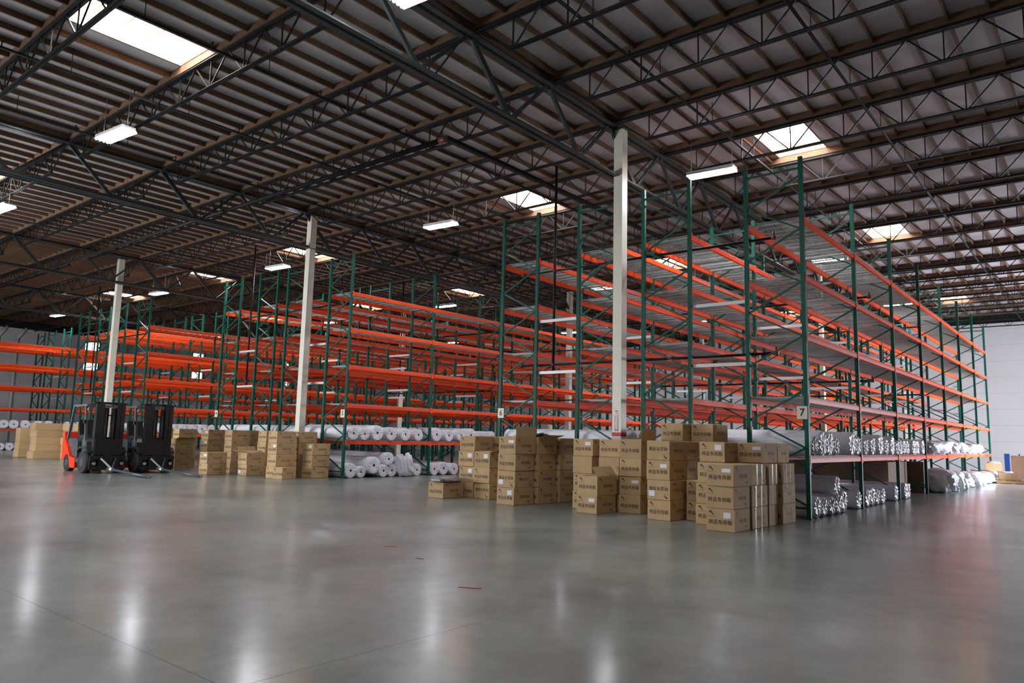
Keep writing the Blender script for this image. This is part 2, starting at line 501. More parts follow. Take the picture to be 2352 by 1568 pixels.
# ------------------------------------------------------------------ girders and columns
GX = [-4.2, -16.2, -28.4, -40.6]
CY = [-0.18, 15.2, 30.4]
Z_GB, Z_GT = 7.55, 8.72
gname = ['nearest', 'second nearest', 'third nearest', 'farthest visible']
colname = {(0, 0): 'nearest white square column, with red band and fire extinguisher sign',
           (1, 0): 'second white square column, standing behind stacked boxes at the sign 4 and 5 racks',
           (2, 0): 'third white square column, rising behind the red forklift'}
gj = [y for y in JY if y < 33.5]
for gi, gx in enumerate(GX):
    g = empty('roof_girder', (gx, 0, 0))
    tag(g, 'dark steel truss girder over the %s line of columns' % gname[gi], 'girder', 'truss girders')
    y0, y1 = YF + .1, YB - .1
    t = MB()
    for s in (-1, 1):
        t.box(s * .09 - .07, s * .09 + .07, y0, y1, Z_GT, Z_GT + .02, M['girder'])
        t.box(s * .025 - .01, s * .025 + .01, y0, y1, Z_GT, Z_GT + .11, M['girder'])
    t.build('top_chord', g)
    b = MB()
    for s in (-1, 1):
        b.box(s * .08 - .06, s * .08 + .06, y0, y1, Z_GB, Z_GB + .02, M['girder'])
        b.box(s * .025 - .01, s * .025 + .01, y0, y1, Z_GB, Z_GB + .11, M['girder'])
    b.build('bottom_chord', g)
    MB().box(-.07, .07, y0, y1, Z_GT + .11, Z_DECK - .005, M['wood']).build('nailer', g)
    for i in range(len(gj) - 1):
        ya, yb = gj[i], gj[i + 1]
        ym = (ya + yb) / 2
        wide = .12 if i % 2 == 0 else .09
        MB().bar((0, ya + .06, Z_GT), (0, ym - .05, Z_GB + .08), wide, .06, M['girder'], up=(1, 0, 0)).build('diagonal', g)
        MB().bar((0, ym + .05, Z_GB + .08), (0, yb - .06, Z_GT), .07, .05, M['girder'], up=(1, 0, 0)).build('diagonal', g)
    for ci, cy in enumerate(CY):
        if gi == 3 and ci == 0: continue
        px, py = gx, cy
        if gi == 2 and ci == 0: px, py = -28.7, -1.15
        if gi == 0 and ci == 0: px = -4.08
        c = empty('support_column', (px, py, 0))
        lab = colname.get((gi, ci))
        if lab is None:
            lab = 'distant white column in the %s line, %s back, glimpsed between the racks' % (gname[gi].replace(' visible', ''), ['', 'second', 'third'][ci] if ci else 'first')
        tag(c, lab, 'column', 'white square columns')
        hw = .115
        MB().box(-hw, hw, -hw, hw, .02, Z_GT - .03, M['column']).build('shaft', c)
        MB().box(-.2, .2, -.2, .2, 0, .02, M['girder']).build('base_plate', c)
        MB().box(-.2, .2, -.16, .16, Z_GT - .03, Z_GT, M['girder']).build('cap_plate', c)
        if ci == 0 and gi == 0:
            z0 = 1.49
            e = hw + .003
            MB().box(-e, e, -e, e, z0, z0 + .085, M['red']).build('red_band', c)
    # fire extinguisher arrow sign on the nearest column
    if gi == 0:
        s = empty('fire_sign', (-4.08, CY[0] - .1155, 0))
        tag(s, 'narrow white sign with red border and down arrow on the nearest column', 'sign')
        w2, zb, zt, yy = .042, 1.605, 2.06, -.006
        MB().box(-w2, w2, -.004, 0, zb, zt, M['white_paint']).build('panel', s)
        r = MB()
        T = frame_T((0, -.006, 0), (1, 0, 0), (0, 0, 1))
        def rp(pts): r.add([T @ Vector((x, z, 0)) for x, z in pts], [tuple(range(len(pts)))], M['red'])
        rp([(-w2, zt - .012), (0, zt - .03), (w2, zt - .012), (w2, zt), (-w2, zt)])
        rp([(-w2, zb), (-.030, zb), (-.030, 1.96), (-w2, 1.96)])
        rp([(.030, zb), (w2, zb), (w2, 1.96), (.030, 1.96)])
        rp([(-.030, zb), (0, zb), (-.030, zb + .075)])
        rp([(0, zb), (.030, zb), (.030, zb + .075)])
        r.build('red_border', s)
        tx = MB()
        put_text(tx, 'FIRE', .03, M['red'], T @ Matrix.Translation((0, 2.0, 0)), .0008)
        for i, ch in enumerate('EXTINGUISHER'):
            put_text(tx, ch, .026, M['red'], T @ Matrix.Translation((0, 1.945 - i * .0235, 0)), .0008)
        tx.build('lettering', s)

# ------------------------------------------------------------------ roof joists
Z_JB, Z_JT = 8.15, 8.74
spans = [(GX[0], 8.4), (GX[1], GX[0]), (GX[2], GX[1]), (GX[3], GX[2]), (XL, GX[3])]
span_names = ['right of the nearest girder', 'between the nearest and second girders', 'between the second and third girders',
              'between the third and fourth girders', 'left of the fourth girder']
jm = {}
for si, (xa, xb) in enumerate(spans):
    Ls = xb - xa
    t = MB()
    for s in (-1, 1):
        t.box(.14, Ls - .14, s * .04 - .03, s * .04 + .03, Z_JT, Z_JT + .015, M['steel'])
        t.box(.14, Ls - .14, s * .014 - .006, s * .014 + .006, Z_JT, Z_JT + .075, M['steel'])
    b = MB()
    nb = int(round((Ls - 2.1) / 1.2))
    st = (Ls - 2.1) / nb
    bx = [1.05 + st * i for i in range(nb + 1)]
    for s in (-1, 1):
        b.box(bx[0] - .1, bx[-1] + .1, s * .03 - .025, s * .03 + .025, Z_JB, Z_JB + .015, M['steel'])
        b.box(bx[0] - .1, bx[-1] + .1, s * .012 - .005, s * .012 + .005, Z_JB, Z_JB + .05, M['steel'])
    wv = MB()
    for i, x in enumerate(bx):
        wv.bar((x, 0, Z_JB + .02), (x, 0, Z_JT + .02), .022, .022, M['steel'], up=(1, 0, 0))
        tl = x - st / 2 if i else .2
        tr = x + st / 2 if i < nb else Ls - .2
        wv.bar((x - .03, 0, Z_JB + .02), (tl, 0, Z_JT + .02), .026, .026, M['steel'], up=(0, 1, 0))
        wv.bar((x + .03, 0, Z_JB + .02), (tr, 0, Z_JT + .02), .026, .026, M['steel'], up=(0, 1, 0))
    nl = MB().box(.08, Ls - .08, -.045, .045, Z_JT + .075, Z_DECK - .005, M['wood'])
    jm[si] = (t.mesh('top_chord'), b.mesh('bottom_chord'), wv.mesh('web'), nl.mesh('nailer'))
for si, (xa, xb) in enumerate(spans):
    cnt = 0
    for y in reversed(JY):
        if y > YB - .3: continue
        vis = any(in_frame((xa + (xb - xa) * f, y, 8.6), 250, 250) for f in [i / 16 for i in range(17)])
        if not vis: continue
        cnt += 1
        o = empty('roof_joist', (xa, y, 0))
        tag(o, 'dark open-web roof joist %s, %s from the back wall' % (span_names[si], nth(cnt)), 'roof joist', 'open-web roof joists')
        for nm, me in zip(('top_chord', 'bottom_chord', 'web', 'nailer'), jm[si]): link(nm, me, o)

# purlins: the 300 that show largest as objects, the rest as one
pm = MB().box(-.02, .02, -1.17, 1.17, -.12, -.004, M['wood']).mesh('roof_purlin')
cand = []
rest = MB()
px_ = XL + .4
while px_ < 8.3:
    for i in range(len(JY) - 1):
        yc = (JY[i] + JY[i + 1]) / 2
        if yc > YB - 1.4: continue
        k = i - 6
        if any(kk == k and abs(px_ - x) < .70 for x, kk in SKYL): continue
        if any(abs(px_ - g) < .12 for g in GX): continue
        a, b = proj((px_, yc - 1.2, Z_DECK - .06)), proj((px_, yc + 1.2, Z_DECK - .06))
        sz = 0
        if a and b and (in_frame((px_, yc - 1.1, Z_DECK - .06), 0, 0) or in_frame((px_, yc + 1.1, Z_DECK - .06), 0, 0)):
            sz = math.hypot(a[0] - b[0], a[1] - b[1]) / (a[2] + b[2])
        cand.append((sz, px_, yc))
    px_ += .61
cand.sort(reverse=True)
for i, (sz, x, yc) in enumerate(cand):
    if i < 300 and sz > 0:
        o = link('roof_purlin', pm, None, (x, yc, Z_DECK))
        si = 0 if x > GX[0] else 1 if x > GX[1] else 2 if x > GX[2] else 3
        tag(o, 'brown timber purlin of the near roof, %s' % span_names[si], 'purlin', 'timber purlins ' + span_names[si])
    else:
        rest.box(x - .02, x + .02, yc - 1.17, yc + 1.17, Z_DECK - .12, Z_DECK - .004, M['wood'])
o = rest.build('roof_purlins')
tag(o, 'small far brown timber purlins under the distant roof deck', 'purlins', kind='stuff')

# ------------------------------------------------------------------ sprinkler lines under the roof
sl = [(.95, 'branch pipe right of the nearest girder, passing above the sign 7 rack'), (-1.95, 'branch pipe just right of the nearest column'),
      (-8.0, 'branch pipe left of the nearest girder'), (-11.2, 'branch pipe midway between the first and second girders'),
      (-14.3, 'branch pipe just right of the second girder'), (-19.5, 'branch pipe left of the second girder'), (-24.5, 'branch pipe midway between second and third girders'), (-33, 'branch pipe left of the third girder')]
for x, d in sl:
    o = empty('sprinkler_pipe', (x, 0, 0))
    tag(o, 'dark sprinkler ' + d, 'pipe', 'roof sprinkler branch pipes')
    MB().tube((0, YF + .2, 8.45), (0, YB - .3, 8.45), .03, M['sprink']).build('pipe', o)
    h = MB(); hg = MB()
    y = -13.2
    while y < YB - 1:
        h.tube((0, y, 8.45), (0, y, 8.56), .012, M['sprink'], 6); h.tube((0, y, 8.56), (0, y, 8.575), .03, M['sprink'], 8)
        hg.bar((0, y + 1.2, 8.45), (0, y + 1.2, Z_DECK - .01), .012, .012, M['sprink'])
        y += 2.44
    h.build('sprinkler_heads', o)['kind'] = 'stuff'
    hg.build('hanger_rods', o)['kind'] = 'stuff'
o = empty('sprinkler_main', (0, -3.45, 0))
tag(o, 'thick dark sprinkler main running across the hall left of the nearest girder', 'pipe')
MB().tube((-40, 0, 8.02), (-6.85, 0, 8.02), .06, M['sprink'], 12).build('pipe', o)
MB().tube((-6.85, 0, 8.02), (-6.6, .02, 8.02), .075, M['red_pipe'], 12).build('elbow_fitting', o)
MB().tube((-6.6, -.06, 8.02), (-6.5, 34, 8.02), .06, M['sprink'], 12).build('return_pipe', o)

# ------------------------------------------------------------------ lamps
lx, ly = [-2.75, -11.9, -20.8, -30.5, -43.0], [-7.9, 1.4, 11.6, 21.9]
lh = MB()
lh.box(-.57, .57, -.15, .15, .03, .08, M['housing'])
lh.add([(-.57, -.15, .03), (.57, -.15, .03), (.57, -.19, -.02), (-.57, -.19, -.02)], [(0, 1, 2, 3)], M['housing'])
lh.add([(-.57, .15, .03), (.57, .15, .03), (.57, .19, -.02), (-.57, .19, -.02)], [(3, 2, 1, 0)], M['housing'])
lhm = lh.mesh('housing')
ltm = MB().tube((-.56, 0, 0), (.56, 0, 0), .03, M['tubes'], 10).mesh('tube')
lwm = MB().tube((0, 0, .08), (0, 0, .95), .006, M['chrome'], 5).mesh('hanger_wire')
lnames = {(0, 0): 'bright lamp at the very top edge, by the nearest girder', (0, 1): 'bright fluorescent lamp hanging by the sign 7 rack end, right of the column',
          (1, 0): 'bright lamp hanging below the large near skylight', (1, 1): 'bright lamp left of the sign 6 rack end',
          (2, 1): 'bright lamp hanging just left of the second white column', (3, 1): 'bright lamp between the second and third columns',
          (4, 1): 'bright lamp farthest left, near the left wall', (2, 0): 'lamp cut by the left edge of the view',
          (2, 2): 'lamp beyond the sign 5 rack, below a far skylight'}
for i, x in enumerate(lx):
    for j, y in enumerate(ly):
        if (i, j) in ((3, 0), (4, 0)): continue
        xx, yy = x, y
        if (i, j) == (1, 0): xx, yy = -12.1, -8.28
        if (i, j) == (0, 1): xx, yy = -2.52, 1.4
        if (i, j) == (1, 1): xx, yy = -11.1, .88
        if (i, j) == (2, 1): xx, yy = -20.6, 1.4
        if (i, j) == (2, 2): xx, yy = -20.95, 11.2
        o = empty('ceiling_lamp', (xx, yy, 7.8))
        o.rotation_euler[2] = math.radians(5)
        tag(o, lnames.get((i, j), 'far lamp over the racks, %s lamp row from right, %s row towards back' % (ORD[i + 1], ORD[j + 1])), 'lamp', 'hanging fluorescent lamps')
        link('housing', lhm, o)
        for t in (-.125, -.042, .042, .125): link('tube', ltm, o, (0, t, -.005))
        for t in (-.5, .5): link('hanger_wire', lwm, o, (t, 0, 0))

# ------------------------------------------------------------------ pallet racks
FR_D, BAY, TOP = 1.14, 3.73, 7.18
HB = [1.117, 2.273, 3.501, 4.704, 5.889]
p = MB()
hw, hd, tk = .04, .036, .006
p.box(-hw, hw, -hd, -hd + tk, .008, TOP, M['green']); p.box(-hw, hw, hd - tk, hd, .008, TOP, M['green'])
p.box(-hw, -hw + tk, -hd + tk, hd - tk, .008, TOP, M['green']); p.box(hw - tk, hw, -hd + tk, hd - tk, .008, TOP, M['green'])
p.box(-.07, .07, -.06, .06, 0, .008, M['green'])
post_m = p.mesh('post')
def braces(flip):
    b = MB()
    x0, x1 = (-FR_D, 0) if not flip else (0, -FR_D)
    z = .25
    a, c = x0 + (.035 if not flip else -.035), x1 + (-.035 if not flip else .035)
    b.bar((a, 0, .2), (c, 0, .2), .03, .04, M['brace'])
    left, k = False, 0
    zz = .25
    while zz + .545 < 6.85:
        pa = (c, 0, zz) if not left else (a, 0, zz)
        pb = (a, 0, zz + .545) if not left else (c, 0, zz + .545)
        b.bar(pa, pb, .032, .038, M['brace'], up=(0, 1, 0))
        zz += .545; left = not left
    b.bar((a, 0, 6.95), (c, 0, 6.95), .03, .04, M['brace'])
    return b.mesh('bracing')
br_m = [braces(False), braces(True)]
bl = BAY - .084
b = MB()
b.box(-.03, .03, -bl / 2, bl / 2, -.058, .03, M['orange']); b.box(-.03, .008, -bl / 2, bl / 2, .03, .058, M['orange'])
for s in (-1, 1):
    y = s * bl / 2
    b.box(.03, .048, min(y, y - s * .01), max(y, y - s * .01), -.1, .09, M['orange'])
    b.box(.0421, .048, min(y, y + s * .042), max(y, y + s * .042), -.1, .09, M['orange'])
beam_m = b.mesh('beam')
d = MB()
wx, wy = FR_D - .09, BAY - .12
nx = 15
ny = 44
for i in range(ny):
    y = -wy / 2 + wy * i / (ny - 1)
    d.box(-wx / 2, wx / 2, y - .007, y + .007, .06, .067, M['galv'])
    for s in (-1, 1):
        xe = s * (wx / 2 + .073)
        d.box(min(s * wx / 2, xe), max(s * wx / 2, xe), y - .004, y + .004, .06, .067, M['galv'])
        d.box(min(xe, xe + s * .006), max(xe, xe + s * .006), y - .004, y + .004, .01, .067, M['galv'])
for i in range(nx):
    x = -wx / 2 + wx * i / (nx - 1)
    d.box(x - .005, x + .005, -wy / 2, wy / 2, .067, .073, M['galv'])
for i in range(12):
    y = -wy / 2 + wy * (i + .5) / 12
    d.box(-wx / 2, wx / 2, y - .028, y + .028, .035, .06, M['galv'])
deck_m = d.mesh('wire_deck')
sp_m = MB().box(-.6, .6, -.02, .02, -.035, .035, M['spacer']).mesh('row_spacer')

def rack_row(xr, y0, nb, label, flip=False, spacer=None, levels=5):
    o = empty('pallet_rack', (xr, y0, 0))
    tag(o, label, 'pallet rack', 'green and orange pallet rack rows')
    for k in range(nb + 1):
        f = link('upright_frame', br_m[1 if flip else 0], o, (0, k * BAY, 0))
        link('post', post_m, f, (0, 0, 0))
        link('post', post_m, f, (-FR_D, 0, 0))
        if spacer:
            for z in (3.03, 4.33):
                s = link('row_spacer', sp_m, o, (spacer / 2, k * BAY + .045, z))
                s.scale = ((spacer - .085) / 1.2, .35, 1)
    for k in range(nb):
        yc = (k + .5) * BAY
        for h in HB[:levels]:
            link('beam', beam_m, o, (0, yc, h))
            q = link('beam', beam_m, o, (-FR_D, yc, h)); q.rotation_euler = (0, 0, math.pi)
            link('wire_deck', deck_m, o, (-FR_D / 2, yc, h))
    return o
ROWX = [-6.62, -4.21, -2.42, 0.0]           # right faces of the four rows of a block, from its right corner
BL = {67: (0.0, 0.0), 45: (-14.25, .12), 23: (-28.45, .2), 1: (-42.9, -1.5)}
names = {
    (67, 0): 'tall green and orange pallet rack row carrying sign 6', (67, 1): 'tall green and orange pallet rack row just left of the nearest column',
    (67, 2): 'tall green and orange pallet rack row just right of the nearest column', (67, 3): 'tall green and orange pallet rack row carrying sign 7',
    (45, 0): 'green and orange rack row carrying the smallest sign, left of the second column', (45, 1): 'green and orange rack row second left of the second column',
    (45, 2): 'green and orange pallet rack row behind the second white column', (45, 3): 'green and orange rack row just right of the second column, white rolls below',
    (23, 0): 'far pallet rack row behind the left forklift, leftmost of its block', (23, 1): 'far pallet rack row behind the third column, left of it',
    (23, 2): 'far pallet rack row behind the third column, right of it', (23, 3): 'far pallet rack row facing the aisle behind the right forklift',
    (1, 0): 'pallet rack row nearest the left wall', (1, 1): 'second pallet rack row from the left wall',
    (1, 2): 'third pallet rack row from the left wall', (1, 3): 'long orange beamed pallet rack row at far left, facing the forklifts'}
for bk, (bx_, by_) in BL.items():
    for ri, rx in enumerate(ROWX):
        if bk == 1 and ri == 0: continue
        sp = None
        if ri == 0: sp = ROWX[1] - FR_D - ROWX[0]
        if ri == 2: sp = ROWX[3] - FR_D - ROWX[2]
        rack_row(bx_ + rx, by_, 7, names[(bk, ri)], flip=(ri == 2), spacer=sp)

# rack signs
def rack_sign(x, y, text, label):
    o = empty('rack_sign', (x, y - .05, 2.02))
    tag(o, label, 'sign', 'numbered rack signs')
    MB().box(-.1, .1, -.004, .0, -.125, .125, M['signc']).build('panel', o)
    t = MB()
    put_text(t, text, .2, M['signk'], frame_T((0, -.006, 0), (1, 0, 0), (0, 0, 1)), .004)
    t.build('number', o)
rack_sign(-.07, 0, '7', 'largest cream number sign, on the right front rack post behind stacked boxes')
rack_sign(-7.69, 0, '6', 'cream number sign left of the nearest column, on a green post')
rack_sign(-14.33, .12, '5', 'small cream number sign right of the second column, on a green post')
rack_sign(-21.98, .12, '4', 'smallest cream number sign, left of the second column on a far post')

# in-rack sprinkler lines
def rack_pipe(x0, x1, xr, y, label):
    o = empty('rack_sprinkler', (0, y, 0))
    tag(o, label, 'pipe', 'sprinkler pipes inside the racks')
    for z in (5.63, 3.23):
        MB().tube((x0, 0, z), (x1, 0, z), .03, M['sprink']).build('pipe', o)
        for x in (x0, x1, xr):
            MB().tube((x - .05, 0, z), (x + .05, 0, z), .045, M['red_pipe']).build('fitting', o)
        MB().tube((x1, 0, z - .03), (x1, 0, z + .13), .022, M['red_pipe'], 8).build('sprinkler_head', o)
    MB().tube((xr, 0, 3.0), (xr, 0, 8.4), .035, M['sprink']).build('riser', o)
for i, yy in enumerate((.11, 7.7, 14.3)):
    rack_pipe(-7.2, -.62, -6.2, yy + .05, 'black sprinkler pipes and riser through the nearest rack block, ' + ['front set', 'middle set', 'rear set'][i])
    rack_pipe(-21.4, -14.85, -20.4, yy + .17, 'black sprinkler pipes and riser through the middle rack block behind the second column, ' + ['front set', 'middle set', 'rear set'][i])
rack_pipe(-35.6, -29.1, -34.6, .36, 'black sprinkler pipes and riser through the far rack block behind the forklifts')

# ------------------------------------------------------------------ fabric rolls
def roll_mesh(m, mcap, seed, R=.22, Lg=3.72):
    rnd = random.Random(seed)
    b = MB()
    n = 44
    ph = [rnd.random() * 6.28 for _ in range(4)]
    def rr(t): return R * (1 + .012 * math.sin(2 * t + ph[0]) + .01 * math.sin(5 * t + ph[1]))
    rings = []
    for x in (-Lg, -Lg * .66, -Lg * .33, -.06, -.015):
        rings.append([(x, rr(2 * math.pi * i / n) * math.cos(2 * math.pi * i / n) * (1 if x < -.03 else .975),
                       rr(2 * math.pi * i / n) * math.sin(2 * math.pi * i / n) * (1 if x < -.03 else .975)) for i in range(n)])
    for fr_ in (.86, .6, .36, .17):
        ring = []
        for i in range(n):
            t = 2 * math.pi * i / n
            pl = (.014 * math.sin(11 * t + ph[2]) + .010 * math.sin(17 * t + ph[3]) + rnd.uniform(-.004, .004)) * (fr_ * 1.2)
            ring.append((.0 + pl - .02 * (1 - fr_), R * fr_ * math.cos(t), R * fr_ * math.sin(t)))
        rings.append(ring)
    vs = [q for r in rings for q in r]
    fs = []
    for k in range(len(rings) - 1):
        for i in range(n):
            j = (i + 1) % n
            fs.append((k * n + i, k * n + j, (k + 1) * n + j, (k + 1) * n + i))
    fs.append(tuple(range(n)))
    nb_ = 4 * n
    b.add(vs, fs[:nb_], m, True)
    o_ = len(vs)
    b.add(vs, fs[nb_:], mcap, True)
    return b.mesh('wrapped_roll')
core_m = MB().tube((-.2, 0, 0), (-.024, 0, 0), .045, M['core_hole'], 12).mesh('core_hole')  # solid plug, its dark colour stands in for shade inside the hole
roll_w = [roll_mesh(M['roll'], M['roll'], s) for s in range(4)]
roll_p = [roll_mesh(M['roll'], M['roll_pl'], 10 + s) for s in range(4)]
R0 = .22
def put_roll(x, y, z, r, kind, label, group, rz=0.0):
    lst = roll_w if kind == 'w' else roll_p
    o = link('fabric_roll', lst[random.randrange(4)], None, (x, y, z + r))
    o.rotation_euler = (random.uniform(0, 6.28), 0, rz)
    o.scale = (1, r / R0, r / R0)
    tag(o, label, 'fabric roll', group)
    link('core_hole', core_m, o)
    return o
ZS = HB[0] + .076
def is_post(x, y, by): return False
# block with signs 6 and 7, right face: clear plastic wrapped
up = [(.34, .19), (.80, .25), (1.36, .25), (1.84, .20), (2.9, .26), (3.44, .22), (4.2, .2), (4.7, .22), (5.45, .25), (6.05, .2), (6.75, .24), (7.2, .19), (7.75, .2), (8.2, .2), (8.65, .2), (9.15, .21), (9.6, .2), (10.05, .21), (10.55, .22)]
y = 16.2
for i, (yy, r) in enumerate(up):
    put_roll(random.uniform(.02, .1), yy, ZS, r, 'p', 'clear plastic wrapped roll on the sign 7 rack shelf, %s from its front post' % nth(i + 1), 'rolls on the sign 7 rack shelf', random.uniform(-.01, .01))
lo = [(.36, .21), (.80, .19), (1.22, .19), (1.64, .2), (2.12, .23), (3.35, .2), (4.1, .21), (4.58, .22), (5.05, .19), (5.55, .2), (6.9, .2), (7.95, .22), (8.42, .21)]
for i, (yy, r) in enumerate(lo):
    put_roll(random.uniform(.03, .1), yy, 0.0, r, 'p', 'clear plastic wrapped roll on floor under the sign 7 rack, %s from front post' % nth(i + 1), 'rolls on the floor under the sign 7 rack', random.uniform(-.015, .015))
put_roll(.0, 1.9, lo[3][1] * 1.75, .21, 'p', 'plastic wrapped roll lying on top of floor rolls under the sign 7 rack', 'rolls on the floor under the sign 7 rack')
# left half of that block
for i, (yy, r) in enumerate([(.36, .21), (.8, .22), (1.3, .22)]):  # front ones
    put_roll(-4.02, yy, ZS, r, 'w', 'long white roll across the sign 6 rack shelf, %s from the front' % nth(i + 1), 'rolls on the sign 6 rack shelf')
for i in range(22):
    yy = .42 + i * .47
    if min(abs(yy - BAY * q) for q in range(4)) < .27: continue
    put_roll(-4.04, yy, 0, random.choice((.2, .21, .22)), 'w', 'pale roll on the dark floor deep under the nearest rack block, %s from the front' % nth(i + 1), 'rolls deep under the nearest rack block')
for i, (xa_, xb_, ya_, yb_, za_, zb_) in enumerate([(-3.4, -.55, 8.85, 9.9, 0, .48), (-3.4, -.55, 8.85, 9.9, .482, .96), (-3.4, -.5, 9.95, 11.05, 0, .48), (-3.4, -.5, 9.95, 11.05, .482, .96), (-3.4, -.1, 11.36, 11.8, 0, .96)]):
    o = MB().box(0, xb_ - xa_, 0, yb_ - ya_, 0, zb_ - za_, M['crate']).build('long_carton')
    o.location = (xa_, ya_, za_)
    tag(o, 'long dark brown carton under the sign 7 shelf, %s' % ['front lower one', 'front upper one', 'middle lower one', 'middle upper one', 'rear tall one'][i], 'carton', 'long cartons under the sign 7 shelf')
# sign 5 block right face
up = [(.41, .21), (.90, .2), (1.42, .245), (2.02, .22), (2.65, .22), (3.3, .21), (4.14, .24), (4.8, .215), (5.4, .23), (5.95, .25), (6.6, .2), (7.15, .21)]
for i, (yy, r) in enumerate(up):
    put_roll(-14.25 + random.uniform(.03, .12), yy, ZS, r, 'w', 'white wrapped roll on the shelf right of second column, %s from front post' % nth(i + 1), 'rolls on the sign 5 rack shelf')
lo = [(.42, .235, 0), (.83, .185, 0), (1.31, .27, .12), (1.72, .21, 0), (2.14, .21, 0), (3.28, .21, 0), (4.12, .22, 0), (4.62, .235, 0), (5.1, .21, 0), (1.93, .22, .37)]
for i, (yy, r, z) in enumerate(lo):
    lab = 'white wrapped roll on floor below the white roll shelf, %s from front post' % nth(i + 1) if i < 9 else 'white wrapped roll lying on top of other white floor rolls'
    put_roll(-14.25 + random.uniform(.03, .12), yy, z, r, 'w', lab, 'rolls on the floor under the sign 5 rack')
for i, (yy, r) in enumerate([(.45, .21), (.95, .22)]):
    put_roll(-18.25, yy, ZS, r, 'w', 'far long white roll above the brown boxes left of the second column, %s one' % nth(i + 1), 'rolls on the sign 4 rack shelf')
# farther blocks
for i in range(16):
    if min(abs(.65 + i * .47 - q) for q in (3.93, 7.66)) < .27: continue
    put_roll(-28.4, .65 + i * .47, ZS, random.choice((.2, .21, .22)), 'w', 'far white roll on the rack shelf behind the forklifts, %s from its front' % nth(i + 1), 'rolls on the far rack shelf behind the forklifts')
for i in range(3):
    put_roll(-32.4, .6 + i * .5, ZS, .21, 'w', 'far white roll left of the third column, %s from the rack front' % nth(i + 1), 'rolls left of the third column')
for i, yy in enumerate([-1.2, -.72, -.24, .33, .95, 1.5, 2.54, 3.05, 3.6, 4.15, 4.7, 5.25]):
    put_roll(-42.8, yy, ZS, .235, 'w', 'white roll on the far left rack shelf, %s from the frame edge' % nth(i + 1), 'rolls on the far left rack shelf')
for i, yy in enumerate([-1.2, -.77, -.33, .1, .55, 1.0]):
    put_roll(-42.8, yy, 0, .205, 'w', 'white roll on the floor under the far left rack, %s from the frame edge' % nth(i + 1), 'rolls on the floor under the far left rack')

# crumpled plastic bundles
def bundle(x, y, z, sx, sy, sz, seed, label, group, m='bundle'):
    rnd = random.Random(seed)
    b = MB()
    nu, nv = 44, 26
    ph = [[rnd.random() * 6.28 for _ in range(3)] for _ in range(7)]
    vs, fs = [], []
    for j in range(nv + 1):
        v = math.pi * j / nv
        for i in range(nu):
            u = 2 * math.pi * i / nu
            dx, dy, dz = math.sin(v) * math.cos(u), math.sin(v) * math.sin(u), math.cos(v)
            k = 1 + sum(.07 * math.sin((2 + q) * dx * 2.2 + p_[0] + (q + 1) * dy * 1.7 + p_[1] + q * dz * 2 + p_[2]) for q, p_ in enumerate(ph)) * .6 + .035 * math.sin(9 * u + 5 * math.sin(3 * v + ph[0][0])) * math.sin(v) + rnd.uniform(-.012, .012)
            e = .62
            f = lambda c: math.copysign(abs(c) ** e, c)
            zz = max(-1, f(dz) * k)
            vs.append((f(dx) * k * sx, f(dy) * k * sy, (zz + 1) * sz))
    for j in range(nv):
        for i in range(nu):
            fs.append((j * nu + i, (j + 1) * nu + i, (j + 1) * nu + (i + 1) % nu, j * nu + (i + 1) % nu))
    b.add(vs, fs, M[m], True)
    zmin = min(q[2] for q in vs)
    o = link('plastic_bundle', b.mesh('plastic_bundle'), None, (x, y, z - zmin))
    tag(o, label, 'plastic bundle', group)
    return o
sh = [(12.15, .72, .22, ''), (13.8, .72, .23, ''), (15.9, .72, .21, ''), (17.55, .75, .22, ''), (19.6, .72, .2, ''), (21.3, .72, .2, '')]
for i, (yy, ly_, hh, _) in enumerate(sh):
    bundle(-.35, yy, ZS, .62, ly_, hh, 40 + i, 'crumpled clear plastic bundle on the sign 7 rack shelf, %s past the rolls' % nth(i + 1), 'plastic bundles on the sign 7 rack shelf')
fl = [(12.55, .62, .36), (13.95, .62, .33), (15.95, .75, .28), (17.6, .72, .27), (19.7, .78, .25), (21.4, .72, .24), (23.4, .75, .24)]
for i, (yy, ly_, hh) in enumerate(fl):
    bundle(.0, yy, 0, .6, ly_, hh, 60 + i, 'white plastic wrapped bundle on the floor under the sign 7 rack, %s past the rolls' % nth(i + 1), 'plastic bundles on the floor by the sign 7 rack')
bundle(-14.2, 2.62, .0, .35, .26, .37, 90, 'tall crumpled white plastic bundle among floor rolls under the sign 5 rack', None, 'roll')

# ------------------------------------------------------------------ cardboard boxes
BW, BD, BH = .47, .66, .352
TH = .005
def body_mesh(w_, d_, h_, open_top):
    b = MB()
    if not open_top:
        c = .009
        def ring(i, z): return [(-w_ / 2 + i, -d_ / 2 + i, z), (w_ / 2 - i, -d_ / 2 + i, z), (w_ / 2 - i, d_ / 2 - i, z), (-w_ / 2 + i, d_ / 2 - i, z)]
        vs = ring(c, 0) + ring(0, c) + ring(0, h_ - c) + ring(c, h_)
        fs = [(3, 2, 1, 0), (12, 13, 14, 15)] + [(k * 4 + i, k * 4 + (i + 1) % 4, k * 4 + 4 + (i + 1) % 4, k * 4 + 4 + i) for k in range(3) for i in range(4)]
        b.add(vs, fs, M['card'])
        b.box(-.004, .004, -d_ / 2, d_ / 2, h_, h_ + .001, M['ink_side'])
    else:
        x, y = w_ / 2, d_ / 2
        b.box(-x, x, -y, -y + TH, 0, h_, M['card']); b.box(-x, x, y - TH, y, 0, h_, M['card'])
        b.box(-x, -x + TH, -y + TH, y - TH, 0, h_, M['card']); b.box(x - TH, x, -y + TH, y - TH, 0, h_, M['card'])
        b.box(-x + TH, x - TH, -y + TH, y - TH, 0, .01, M['card'])
        b.box(-x + .02, x - .02, -y + .02, y - .02, .01, h_ * .72, M['card_in'])
    return b.mesh('carton')
